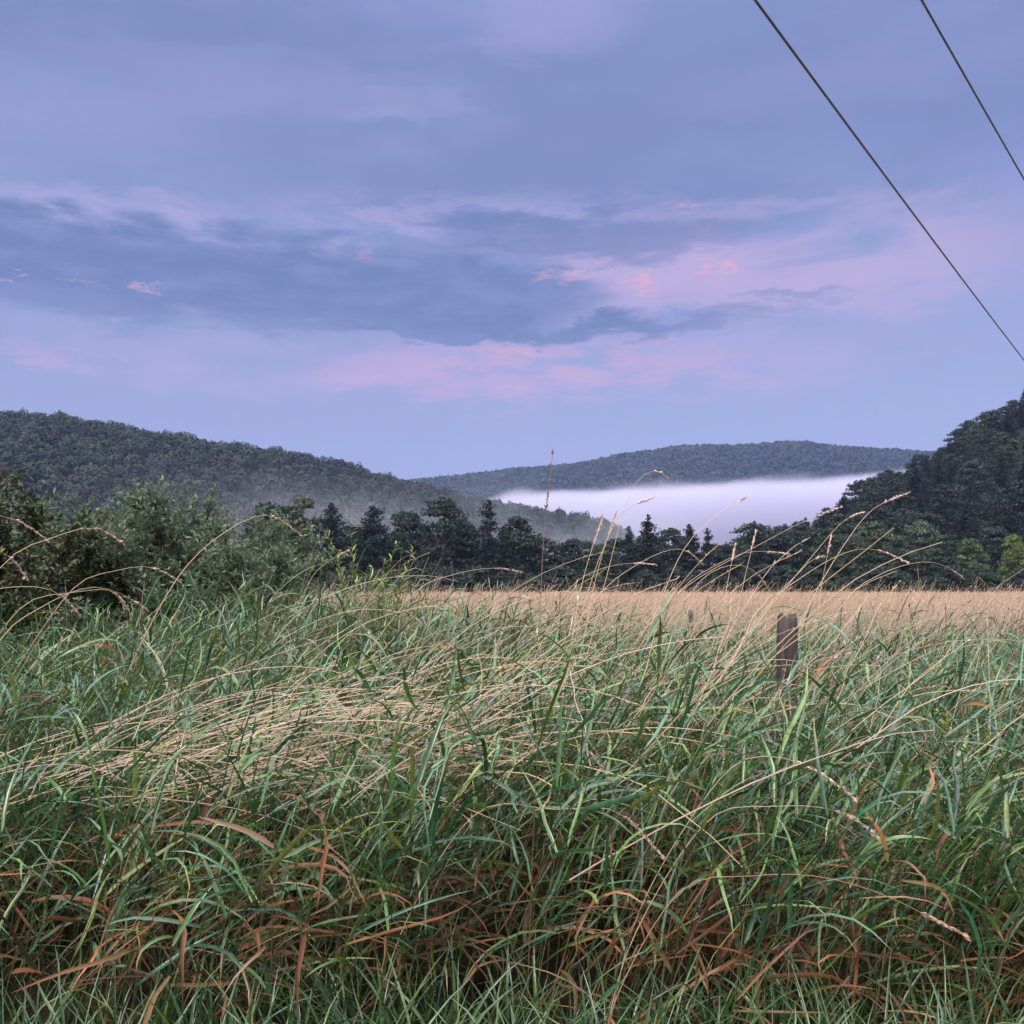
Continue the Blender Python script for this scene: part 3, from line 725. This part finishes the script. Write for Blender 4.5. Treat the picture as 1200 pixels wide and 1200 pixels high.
def tree_proto_pine(H, W, low, seed, bare=0.0):
    tb, cb = MB(), MB()
    K = 10
    p, t = arcs(np.array([[0, 0, -.4]]), np.array([U(0, 6)]), np.array([.01]), np.array([.03]), np.array([H]), K)
    tubes(tb, p, t, np.linspace(.022 * H, .03, K + 1)[None], np.array([[.06, .05, .045]]), 7)
    nw = 22
    B, PH, TH, LL, UU = [], [], [], [], []
    for w in range(nw):
        u = (w + .3 * U(-1, 1)) / (nw - 1)
        z = low + (H * .985 - low) * u
        nb = 5 if u < .85 else 4
        env = np.interp(u, [0, .15, .5, .85, 1], [.85, 1.0, .82, .40, .05]) * W * .5 * U(.7, 1.15)
        for j in range(nb):
            if U(0, 1) < .14: continue
            B.append((0, 0, z)); PH.append(j * 2 * PI / nb + w * .9 + U(-.4, .4)); TH.append(U(1.25, 1.65) if u < .8 else U(.7, 1.2)); LL.append(env * U(.6, 1.15)); UU.append(u)
    B = np.array(B); n = len(B)
    PH, TH, LL = map(np.array, (PH, TH, LL))
    pb, tbn = arcs(B, PH, TH, U(-.45, .05, n), LL, 5, 1, .2)
    tubes(tb, pb, tbn, np.linspace(.05, .012, 6)[None].repeat(n, 0), jitter((.05, .043, .038), n), 3)
    k = 80
    f = U(.05, 1.0, (n, k)) * 5; i = np.minimum(f.astype(int), 4); q = (f - i)[..., None]; ix = np.arange(n)[:, None]
    P = pb[ix, i] * (1 - q) + pb[ix, i + 1] * q
    sp = (.10 + .12 * LL)[:, None, None] * (1.15 - f / 5)[..., None] + .05 + .05 * np.minimum(LL, 1.5)[:, None, None]
    P = P + rng.normal(0, 1, P.shape) * sp * np.array([1, 1, .55])
    N_ = rng.normal(0, .6, P.shape); N_[..., 2] += .9
    col = np.exp(rng.normal(0, .2, (n, 1, 1))) * np.exp(rng.normal(0, .22, (n, k, 1))) * np.ones(3)
    kp = (U(0, 1, (n, k)) < np.clip(LL / (W * .3), .12, 1)[:, None]).reshape(-1)
    faces_at(cb, P.reshape(-1, 3)[kp], U(.11, .24, kp.sum()) * (H / 12) ** .5, N_.reshape(-1, 3)[kp], col.reshape(-1, 3)[kp], .5)
    return tb, cb


PROTO = {}


def make_protos():
    for k in range(6):
        t, c = tree_proto_broad('b', 12, U(8.0, 10.5), .3 if k < 4 else 2.4, k); PROTO['b', k] = (t, c)
    for k in range(5):
        t, c = tree_proto_pine(13, U(6.0, 8.0), 1.2 if k < 3 else 4.5, k); PROTO['p', k] = (t, c)
    for k in range(3):
        t, c = tree_proto_broad('s', 4.0, 5.2, .1, k); PROTO['s', k] = (t, c)


FIRST = {}


def plant(kind, var, x, y, H, label, col, group, wf=1.0, name=None, cat='tree'):
    h0 = {'b': 12, 'p': 13, 's': 4.0}[kind]
    z = float(terrain(x, y))
    nm = name or {'b': 'broadleaf_tree', 'p': 'pine_tree', 's': 'shrub'}[kind]
    r = empty(nm, (x, y, z - .1)); s = H / h0
    r.scale = (s * wf, s * wf, s); r.rotation_euler = (0, 0, U(0, 6.28))
    tag(r, label, cat, group)
    if (kind, var) not in FIRST:
        t, c = PROTO[kind, var]
        FIRST[kind, var] = (t.build('trunk', M_BARK, r), c.build('crown', M_CROWN, r))
        FIRST[kind, var][1].color = (*col, 1)
    else:
        for src in FIRST[kind, var]:
            c = src.copy(); C.objects.link(c); c.parent = r
            c.color = (*col, 1)
    return r


def build_trees():
    make_protos()
    DARK = (.015, .025, .019); PINE = (.012, .021, .020); MID = (.023, .039, .021); LIGHT_GREEN = (.035, .057, .024); YEL = (.075, .105, .022)
    g = 'trees along the far edge of the field'
    def tl(kind, var, px, top, D, label, col, wf=1.0):
        x = (px - 600) / F * D; zt = CZ + (HY - top) / F * D
        plant(kind, var, x, D, zt - float(terrain(x, D)), label, col, g, wf)
    tl('b', 0, 318, 594, 168, 'dull green tree just past the end of the silvery shrub', MID, 1.0)
    tl('b', 1, 350, 586, 172, 'rounded dull olive tree second from the silvery shrub', (.05, .06, .03), .9)
    tl('p', 3, 388, 589, 166, 'ragged pine between the olive tree and the bare trunked pine', PINE, 1.0)
    tl('p', 4, 437, 592, 164, 'flat topped pine with a pale bare lower trunk', PINE, 1.15)
    tl('b', 2, 412, 618, 172, 'low dark tree filling between the two flat topped pines', DARK)
    tl('b', 3, 477, 604, 168, 'dark tree left of the biggest round crown', DARK, .85)
    tl('b', 4, 519, 588, 163, 'biggest dark round crowned tree left of the tall pine', DARK, .85)
    tl('b', 0, 546, 615, 166, 'dark low tree wedged between the round crown and the pine', DARK, .8)
    tl('p', 0, 573, 585, 160, 'tall layered pine with clear pointed top at centre left', PINE, 1.0)
    tl('b', 5, 606, 609, 163, 'dark rounded tree right beside the tall layered pine', DARK, .9)
    tl('b', 1, 640, 633, 166, 'low dark tree under the mist, behind the dead straight stalk', DARK, 1.1)
    tl('b', 2, 672, 634, 170, 'low dark tree under the last mist on the hill tail', DARK, 1.1)
    tl('b', 3, 705, 640, 168, 'low broad tree at the left foot of the fog', MID, 1.1)
    tl('p', 1, 737, 616, 164, 'dark pine beside the taller dense one before the fog', PINE, 1.0)
    tl('p', 2, 760, 603, 160, 'tallest dense dark pine in front of the fog bank', PINE, 1.15)
    tl('b', 4, 787, 622, 165, 'dark round tree right of the dense pine before the fog', DARK, .85)
    tl('p', 3, 808, 614, 168, 'ragged pine in the middle before the fog', PINE, .95)
    tl('p', 0, 829, 618, 163, 'narrow pointed pine before the fog right half', PINE, .75)
    tl('b', 5, 852, 640, 166, 'low dark tree in the fog gap between the pines', DARK, .9)
    tl('p', 1, 884, 610, 170, 'pointed pine where the fog meets the right woods', PINE, .8)
    tl('b', 0, 912, 625, 172, 'dark tree right of the pointed pine at the fog end', DARK, .9)
    tl('b', 1, 940, 617, 176, 'dark green tree at the foot of the right hill', DARK, .9)
    tl('b', 2, 972, 622, 170, 'mid green tree before the foot of the right hill', MID, .9)
    tl('b', 3, 1003, 630, 166, 'mid green tree left of the lighter green one', MID, .9)
    tl('b', 4, 1024, 614, 172, 'lighter green tree at the hill foot behind the arched stalks', LIGHT_GREEN, .9)
    tl('b', 5, 1052, 632, 166, 'mid green round tree at the hill foot', MID, 1.0)
    tl('b', 0, 1078, 613, 172, 'grey green tall tree in the belt below the right hill', (.05, .075, .04), .9)
    tl('b', 1, 1105, 630, 166, 'dark low tree between grey green and yellowish trees', MID, .9)
    tl('b', 2, 1136, 634, 163, 'dull yellowish tree left of the brightest tree', (.055, .08, .025), .8)
    tl('b', 3, 1165, 622, 172, 'dark tree behind the brightest yellow green tree', DARK, .9)
    tl('b', 4, 1188, 629, 158, 'brightest yellow green tree at the right edge of the belt', YEL, .62)
    tl('b', 5, 1215, 640, 164, 'mid green tree cut by the right edge', MID, 1.0)
    for k in range(8):
        tl('b', k % 6, 250 - 42 * k + U(-8, 8), U(604, 625), U(166, 176), 'dark tree hidden largely behind the shrubs at left', DARK)
    # understory along the woods' edge
    for k in range(56):
        px = 300 + k * 17 + U(-7, 7); D = U(150, 158)
        x = (px - 600) / F * D
        plant('s', k % 3, x, D, U(2.6, 5.2), 'dark bushy understory shrub at the edge of the field woods', DARK if U(0, 1) < .7 else MID, 'understory shrubs along the field edge', U(.8, 1.2), 'understory_shrub', 'shrub')
    # second row so the belt is solid
    for k in range(34):
        px = 300 + k * 28 + U(-9, 9)
        if px > 880: top = U(628, 655)
        elif px > 640: top = U(632, 646)
        else: top = U(622, 645)
        x = (px - 600) / F * 180
        tl('b' if U(0, 1) < .8 else 'p', int(U(0, 5)), px, top, U(176, 186), 'dark filler tree deep in the belt behind the front row', DARK)
    # right hillside, each tree its own
    pts = []
    tries = 0
    while len(pts) < 250 and tries < 20000:
        tries += 1
        px = U(870, 1330); Y1 = float(np.interp(px, RP, RC)); y = 186 + (Y1 + 14 - 186) * U(0, 1) ** .85
        x = (px - 600) / F * y
        if any((x - a) ** 2 + (y - b) ** 2 < (6.4) ** 2 for a, b in pts): continue
        pts.append((x, y))
    lab = {'p': 'dark pine among the crowded woods climbing the right hillside', 'b': 'dark leafy tree among the crowded woods climbing the right hillside'}
    for (x, y) in pts:
        kd = 'p' if U(0, 1) < .55 else 'b'
        col = np.array(PINE if kd == 'p' else (DARK if U(0, 1) < .65 else MID)) * math.exp(rng.normal(0, .25)) * .72
        plant(kd, int(U(0, 5 if kd == 'p' else 6)), x, y, U(8, 14.5), lab[kd], tuple(col), 'trees on the right hillside', U(.85, 1.15))


def woods(name, pos, R, H, nf, fs, pal, pw, label, val=.42):
    """canopy of a far wood: every crown a dome of leaf-clump faces"""
    n = len(pos)
    R = R * U(.6, 1.4, n); H = H * U(.75, 1.25, n)
    con = U(0, 1, n) < .006
    tc = pick(pal, pw, n, val, .08) * np.exp(.22 * vnoise(pos[:, 0], pos[:, 1], 55., 3) + .15 * vnoise(pos[:, 0], pos[:, 1], 23., 9))[:, None]
    d = norm(rng.normal(0, 1, (n, nf, 3))); d[..., 2] = d[..., 2] * .62 + .28
    rad = U(.75, 1.06, (n, nf, 1)) * (1 + .15 * np.sin(5 * d[..., :1] + np.arange(n)[:, None, None]))
    P = d * rad * R[:, None, None]
    P[..., 2] *= (.9 * H / (2 * R))[:, None]
    P[con, :, 0:2] *= .55 * (1.1 - np.clip(d[con][..., 2:3], 0, .9)); P[con, :, 2] *= 1.5
    P = P + pos[:, None] + np.array([0, 0, 1]) * (H * .55)[:, None, None]
    N_ = d + rng.normal(0, .28, d.shape)
    col = tc[:, None] * np.exp(rng.normal(0, .16, (n, nf, 1)))
    mb = MB()
    faces_at(mb, P.reshape(-1, 3), fs * U(.6, 1.3, n * nf), N_.reshape(-1, 3), col.reshape(-1, 3))
    # trunks
    p = pos[:, None] + np.array([[0, 0, -.5], [0, 0, 4], [0, 0, 8]])[None]
    tubes(mb, p, np.broadcast_to(np.array([0, 0, 1.]), p.shape), np.broadcast_to(np.array([.3, .22, .1]), (n, 3)), np.broadcast_to(np.array([.05, .045, .04]), (n, 3)), 3)
    tag(mb.build(name, M_WOODS), label, 'woods', kind='stuff')


def build_woods():
    PAL = [(.016, .027, .021), (.024, .036, .025), (.012, .020, .018), (.034, .045, .024), (.030, .032, .024)]
    # left hill
    gx, gy = np.meshgrid(np.arange(-520, 130, 10), np.arange(290, 900, 9.4))
    x = gx.ravel() + U(-3.4, 3.4, gx.size); y = gy.ravel() + U(-3.4, 3.4, gx.size)
    px = 600 + F * x / y
    Y0 = np.interp(px, LP, LB); Y1 = np.interp(px, LP, LC)
    k = (px > -260) & (px < 770) & (y > Y0 - 10) & (y < Y1 + 40)
    x, y = x[k], y[k]
    woods('hill_woods', np.stack([x, y, terrain(x, y)], -1), 5.4, 12, 240, .75, PAL, [4, 4, 3, .8, .5], 'dense broadleaf woods covering the long hill on the left')
    # far hill
    gx, gy = np.meshgrid(np.arange(-320, 1300, 11.5), np.arange(1400, 2290, 11.5))
    x = gx.ravel() + U(-5, 5, gx.size); y = gy.ravel() + U(-5, 5, gx.size)
    px = 600 + F * x / y
    k = (px > 400) & (px < 1280)
    x, y = x[k], y[k]
    woods('distant_woods', np.stack([x, y, terrain(x, y)], -1), 7.5, 13, 36, 2.6, PAL, [4, 4, 3, .8, .4], 'distant blue woods on the far hill beyond the fog')
    # shoulder of the right hill behind the individual trees
    gx, gy = np.meshgrid(np.arange(90, 420, 7), np.arange(250, 520, 7))
    x = gx.ravel() + U(-3, 3, gx.size); y = gy.ravel() + U(-3, 3, gx.size)
    px = 600 + F * x / y; Y1 = np.interp(px, RP, RC)
    k = (px > 900) & (px < 1420) & (y > Y1 + 6) & (y < Y1 + 60)
    x, y = x[k], y[k]
    woods('ridge_woods', np.stack([x, y, terrain(x, y)], -1), 4.0, 10, 120, .6, PAL, [4, 2, 4, .2, .2], 'dark woods behind the crest of the right hill')


# ------------------------------------------------------------------ air
def volume_box(name, lo, hi, mat, label, cat):
    x0, y0, z0 = lo; x1, y1, z1 = hi
    v = [(x0, y0, z0), (x1, y0, z0), (x1, y1, z0), (x0, y1, z0), (x0, y0, z1), (x1, y0, z1), (x1, y1, z1), (x0, y1, z1)]
    f = [(3, 2, 1, 0), (4, 5, 6, 7), (0, 1, 5, 4), (1, 2, 6, 5), (2, 3, 7, 6), (3, 0, 4, 7)]
    me = bpy.data.meshes.new(name); me.from_pydata(v, [], f); me.materials.append(mat)
    o = bpy.data.objects.new(name, me); C.objects.link(o)
    tag(o, label, cat, kind='stuff')
    return o


class G:
    """small node-graph helper"""
    def __init__(s, nt): s.nt = nt; s.N = nt.nodes.new; s.L = nt.links.new
    def put(s, sock, v):
        if isinstance(v, (int, float)): sock.default_value = v
        elif isinstance(v, tuple): sock.default_value = v if len(v) == len(sock.default_value) else (*v, 1)
        else: s.L(v, sock)
    def m(s, op, a, b=None, c=None, clamp=False):
        n = s.N('ShaderNodeMath'); n.operation = op; n.use_clamp = clamp
        for i, v in enumerate((a, b, c)):
            if v is not None: s.put(n.inputs[i], v)
        return n.outputs[0]
    def ss(s, v, lo, hi, a=0., b=1.):
        n = s.N('ShaderNodeMapRange'); n.interpolation_type = 'SMOOTHSTEP'
        s.put(n.inputs[0], v)
        for i, q in enumerate((lo, hi, a, b)): s.put(n.inputs[i + 1], q)
        return n.outputs[0]
    def mix(s, f, a, b, mode='MIX'):
        n = s.N('ShaderNodeMix'); n.data_type = 'RGBA'; n.blend_type = mode; n.clamp_factor = True
        s.put(n.inputs[0], f); s.put(n.inputs[6], a); s.put(n.inputs[7], b)
        return n.outputs[2]
    def xyz(s, x, y, z):
        n = s.N('ShaderNodeCombineXYZ'); s.put(n.inputs[0], x); s.put(n.inputs[1], y); s.put(n.inputs[2], z); return n.outputs[0]
    def noise(s, v, sc, det=5., rough=.55, dist=0.):
        n = s.N('ShaderNodeTexNoise'); s.L(v, n.inputs['Vector']); n.inputs['Scale'].default_value = sc
        n.inputs['Detail'].default_value = det; n.inputs['Roughness'].default_value = rough; n.inputs['Distortion'].default_value = dist
        return n.outputs[0]


def build_air():
    # even aerial haze
    m, nt, out = new_mat('pale_air')
    pv = nt.nodes.new('ShaderNodeVolumePrincipled'); pv.inputs['Color'].default_value = (.40, .55, .95, 1)
    pv.inputs['Density'].default_value = HAZE; pv.inputs['Anisotropy'].default_value = .1
    nt.links.new(pv.outputs[0], out.inputs['Volume'])
    volume_box('haze', (-2600, -60, -6), (2600, 3300, 420), m, 'thin bluish evening air lying over the whole valley', 'haze')
    # fog bank in the valley
    m, nt, out = new_mat('valley_fog'); g = G(nt)
    ge = nt.nodes.new('ShaderNodeNewGeometry'); sp = nt.nodes.new('ShaderNodeSeparateXYZ'); nt.links.new(ge.outputs['Position'], sp.inputs[0])
    X, Y, Z = sp.outputs
    n1 = g.noise(ge.outputs['Position'], .012, 4, .55)
    n2 = g.noise(ge.outputs['Position'], .0045, 2, .5)
    top = g.m('ADD', g.m('MULTIPLY', X, .050), 90.)
    top = g.m('ADD', top, g.m('MULTIPLY', g.m('SUBTRACT', n1, .5), 26.))
    top = g.m('ADD', top, g.m('MULTIPLY', g.m('SUBTRACT', n2, .5), 14.))
    top = g.m('SUBTRACT', top, g.ss(X, 5., -70., 0., 34.))
    dens = g.ss(g.m('SUBTRACT', top, Z), -3., 9.)
    dens = g.m('MULTIPLY', dens, g.ss(Y, 905., 960.))
    pv = nt.nodes.new('ShaderNodeVolumePrincipled'); pv.inputs['Color'].default_value = (.62, .605, .715, 1)
    nt.links.new(g.m('MULTIPLY', dens, .03), pv.inputs['Density']); nt.links.new(pv.outputs[0], out.inputs['Volume'])
    m.cycles.volume_step_rate = .09
    volume_box('fog_bank', (-420, 900, -8), (1000, 1430, 150), m, 'bright white fog bank filling the valley below the far hill', 'fog')
    # thin mist along the foot of the left hill
    m, nt, out = new_mat('hillside_mist'); g = G(nt)
    ge = nt.nodes.new('ShaderNodeNewGeometry'); sp = nt.nodes.new('ShaderNodeSeparateXYZ'); nt.links.new(ge.outputs['Position'], sp.inputs[0])
    X, Y, Z = sp.outputs
    n1 = g.noise(ge.outputs['Position'], .016, 5, .6, .4)
    d = g.ss(n1, .46, .68)
    d = g.m('MULTIPLY', d, g.ss(Z, 52., 12.))
    d = g.m('MULTIPLY', d, g.ss(X, -270., -60., .25, 1.))
    d = g.m('MULTIPLY', d, g.ss(X, 95., 60.))
    pv = nt.nodes.new('ShaderNodeVolumePrincipled'); pv.inputs['Color'].default_value = (.93, .95, 1, 1)
    nt.links.new(g.m('MULTIPLY', d, .0036), pv.inputs['Density']); nt.links.new(pv.outputs[0], out.inputs['Volume'])
    m.cycles.volume_step_rate = .25
    volume_box('mist', (-300, 330, -5), (110, 640, 60), m, 'thin wisps of mist drifting along the foot of the left hill', 'mist')


# ------------------------------------------------------------------ sky and light
def build_world():
    w = bpy.data.worlds.new('World'); scene.world = w; w.use_nodes = True
    nt = w.node_tree; nt.nodes.clear(); g = G(nt)
    out = nt.nodes.new('ShaderNodeOutputWorld'); bg = nt.nodes.new('ShaderNodeBackground')
    tc = nt.nodes.new('ShaderNodeTexCoord'); sp = nt.nodes.new('ShaderNodeSeparateXYZ'); nt.links.new(tc.outputs['Generated'], sp.inputs[0])
    X, Y, Z = sp.outputs
    sky = nt.nodes.new('ShaderNodeTexSky'); sky.sky_type = 'NISHITA'; sky.sun_disc = False
    sky.sun_elevation = SUN_EL; sky.sun_rotation = SUN_AZ; sky.altitude = 300; sky.air_density = 1.5; sky.ozone_density = 3
    az = g.m('ARCTAN2', X, Y); el = g.m('ARCSINE', Z)

    def A(px): return math.atan((px - 600) / F)
    def E(py): return math.atan((HY - py) / F)
    zz = g.m('ADD', g.m('MAXIMUM', Z, 0.), .10)
    plane = g.xyz(g.m('DIVIDE', X, zz), g.m('DIVIDE', Y, zz), 0.)
    flat = g.xyz(az, g.m('MULTIPLY', el, 3.6), 0.)
    # base veil of cloud by height
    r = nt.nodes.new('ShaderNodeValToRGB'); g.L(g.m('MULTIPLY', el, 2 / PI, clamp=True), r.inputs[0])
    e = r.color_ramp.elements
    stops = [(0, (.30, .325, .62)), (.055, (.315, .335, .645)), (.10, (.33, .345, .64)), (.145, (.32, .345, .64)), (.20, (.275, .325, .615)), (.33, (.26, .318, .60)), (.44, (1.1, 1.1, 1.4)), (.60, (3.3, 3.2, 3.35)), (1, (4.9, 4.7, 4.65))]  # stops above the frame are raised to light grass and fog
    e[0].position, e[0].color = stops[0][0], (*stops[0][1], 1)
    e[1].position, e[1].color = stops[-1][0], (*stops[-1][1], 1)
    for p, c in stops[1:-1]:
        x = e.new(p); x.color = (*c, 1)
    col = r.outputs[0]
    col = g.mix(.15, col, g.mix(1., sky.outputs[0], (.12, .12, .12), 'MULTIPLY'))
    nA = g.noise(plane, .55, 6, .55, .3)
    nB = g.noise(flat, 5.5, 7, .55, .35)
    nC = g.noise(flat, 16., 6, .6, .2)
    nD = g.noise(flat, 2.6, 5, .5, .2)
    hi = g.ss(el, E(470), E(300))
    # big soft dark and light swells overhead
    col = g.mix(g.m('MULTIPLY', g.m('MULTIPLY', g.ss(nA, .40, .62), hi), .75), col, (.205, .268, .555))
    col = g.mix(g.m('MULTIPLY', g.m('MULTIPLY', g.ss(nD, .48, .66), hi), .50), col, (.37, .375, .72))
    col = g.mix(g.m('MULTIPLY', g.m('MULTIPLY', g.ss(nB, .50, .70), hi), .30), col, (.40, .39, .72))
    wx = g.m('MULTIPLY', g.m('SUBTRACT', nB, .5), .16); wy = g.m('MULTIPLY', g.m('SUBTRACT', nC, .5), .06)
    wy = g.m('ADD', wy, g.m('MULTIPLY', g.m('SUBTRACT', nB, .5), .05))
    azw = g.m('ADD', az, wx); elw = g.m('ADD', el, wy)

    def blob(px, py, rx, ry, soft=.0, warp=True):
        a = g.m('DIVIDE', g.m('SUBTRACT', azw if warp else aze, A(px)), rx / F)
        b = g.m('DIVIDE', g.m('SUBTRACT', elw if warp else ele, E(py)), ry / F)
        d = g.m('ADD', g.m('MULTIPLY', a, a), g.m('MULTIPLY', b, b))
        return g.ss(d, 1.0, soft)
    # broad grey and mauve swells of the upper deck
    for (a, b, c, d, f, cc) in ((90, 55, 460, 110, .85, (.185, .245, .50)), (760, 175, 640, 120, .85, (.195, .255, .51)), (1060, 70, 440, 120, .7, (.20, .26, .52)), (430, 205, 440, 66, .6, (.20, .26, .52)), (560, 90, 300, 70, .6, (.20, .26, .52)),
                                (300, 112, 330, 40, .3, (.40, .385, .70)), (650, 22, 120, 45, .4, (.40, .38, .69)), (480, 132, 90, 18, .5, (.42, .40, .70)), (60, 180, 260, 50, .35, (.36, .37, .70)), (1000, 120, 260, 40, .3, (.34, .35, .64))):
        q = blob(a, b, c, d)
        col = g.mix(g.m('MULTIPLY', g.m('MULTIPLY', q, g.ss(nB, .28, .60, .35, 1.)), f), col, cc)
    # rosy band low in the sky
    band = g.m('MULTIPLY', blob(600, 430, 640, 55), g.ss(nB, .34, .62))
    col = g.mix(g.m('MULTIPLY', band, .62), col, (.52, .415, .70))
    core = g.m('MULTIPLY', blob(640, 432, 330, 46), g.ss(nC, .36, .62))
    col = g.mix(g.m('MULTIPLY', core, .60), col, (.66, .42, .62))
    col = g.mix(g.m('MULTIPLY', g.m('MULTIPLY', blob(40, 440, 120, 20), g.ss(nC, .4, .6)), .6), col, (.56, .40, .66))
    # pale pink lit field of cloud at centre right
    pk = g.m('MULTIPLY', blob(880, 325, 400, 84), g.ss(nB, .30, .54))
    col = g.mix(g.m('MULTIPLY', pk, .9), col, (.54, .43, .69))
    pk2 = g.m('MULTIPLY', blob(560, 250, 330, 34), g.ss(nC, .38, .62))
    col = g.mix(g.m('MULTIPLY', pk2, .65), col, (.47, .42, .72))
    pk3 = g.m('MULTIPLY', blob(200, 268, 260, 26), g.ss(nB, .36, .6))
    col = g.mix(g.m('MULTIPLY', pk3, .65), col, (.46, .42, .73))
    # dark bank of cloud across the left and its tongues to the right
    dk = g.m('MAXIMUM', blob(230, 340, 520, 66, .15), blob(-100, 318, 540, 50, .2))
    dk = g.m('MAXIMUM', dk, blob(540, 352, 200, 52, .15))
    dk = g.m('MAXIMUM', dk, blob(600, 386, 330, 18, .1))
    dk = g.m('MAXIMUM', dk, g.m('MULTIPLY', blob(680, 278, 230, 34, .2), .8))
    dk = g.m('MAXIMUM', dk, g.m('MULTIPLY', blob(930, 356, 80, 8, .0), .5))
    dk = g.m('MAXIMUM', dk, g.m('MULTIPLY', blob(840, 374, 130, 12, .0), .5))
    dk = g.m('MULTIPLY', dk, g.ss(nB, .22, .5, .75, 1.))
    col = g.mix(g.m('MULTIPLY', dk, .93), col, g.mix(g.ss(nC, .35, .68), (.138, .205, .43), (.19, .252, .505)))
    # last ember-pink gleams
    nE = g.noise(flat, 34., 4, .6, .3)
    aze = g.m('ADD', az, g.m('MULTIPLY', g.m('SUBTRACT', nE, .5), .07)); ele = g.m('ADD', el, g.m('MULTIPLY', g.m('SUBTRACT', g.noise(flat, 47., 4, .6), .5), .035))
    em = None
    for (a, b, c, d, s) in ((845, 320, 34, 9, 1), (752, 337, 30, 16, .8), (165, 357, 30, 4, .55), (95, 358, 22, 3, .45), (8, 361, 28, 4, .55), (428, 302, 14, 10, .25), (385, 298, 18, 10, .2), (655, 324, 46, 9, .5), (600, 412, 40, 12, .45), (800, 246, 30, 7, .4)):
        q = g.m('MULTIPLY', blob(a, b, c, d, 0., False), s)
        em = q if em is None else g.m('MAXIMUM', em, q)
    em = g.m('MULTIPLY', em, g.ss(g.noise(flat, 60., 4, .6, .3), .36, .60))
    col = g.mix(g.m('MULTIPLY', em, .8), col, (.84, .44, .54))
    # visible low sky dimmed; unseen sky behind the viewer raised to light the meadow
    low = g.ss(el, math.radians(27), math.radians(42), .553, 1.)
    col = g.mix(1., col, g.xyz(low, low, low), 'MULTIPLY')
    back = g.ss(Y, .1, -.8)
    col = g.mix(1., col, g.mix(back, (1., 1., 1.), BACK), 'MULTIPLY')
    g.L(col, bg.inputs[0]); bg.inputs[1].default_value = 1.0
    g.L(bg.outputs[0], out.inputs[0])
    sl = bpy.data.lights.new('sun', 'SUN'); sl.energy = SUN_E; sl.angle = math.radians(14); sl.color = (1, .93, .86)
    so = bpy.data.objects.new('sun', sl); C.objects.link(so)
    d = Vector((math.sin(SUN_AZ) * math.cos(SUN_EL), math.cos(SUN_AZ) * math.cos(SUN_EL), math.sin(SUN_EL)))
    so.rotation_euler = (-d).to_track_quat('-Z', 'Y').to_euler(); so.location = d * 50


HAZE = .00008
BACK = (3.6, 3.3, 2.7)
SUN_E = 1.5
SUN_EL = math.radians(32); SUN_AZ = math.radians(215)

build_ground()
build_grass()
build_stalks()
build_posts()
build_cables()
build_shrubs()
build_herbs()
build_trees()
build_woods()
build_air()
build_world()

cam = bpy.data.cameras.new('camera'); co = bpy.data.objects.new('camera', cam); C.objects.link(co)
co.location = (0, 0, CZ); co.rotation_euler = (PI / 2, 0, 0)
cam.sensor_fit = 'HORIZONTAL'; cam.sensor_width = 36; cam.lens = 36 * F / 1200
cam.shift_y = (HY - 600) / 1200
cam.clip_start = .05; cam.clip_end = 12000
scene.camera = co
vs = scene.view_settings; vs.view_transform = 'Standard'; vs.look = 'None'; vs.gamma = 1; vs.exposure = .80; vs.use_curve_mapping = False
cy = scene.cycles
cy.max_bounces = 8; cy.diffuse_bounces = 3; cy.glossy_bounces = 2; cy.transmission_bounces = 3; cy.volume_bounces = 6; cy.transparent_max_bounces = 4
cy.use_denoising = True
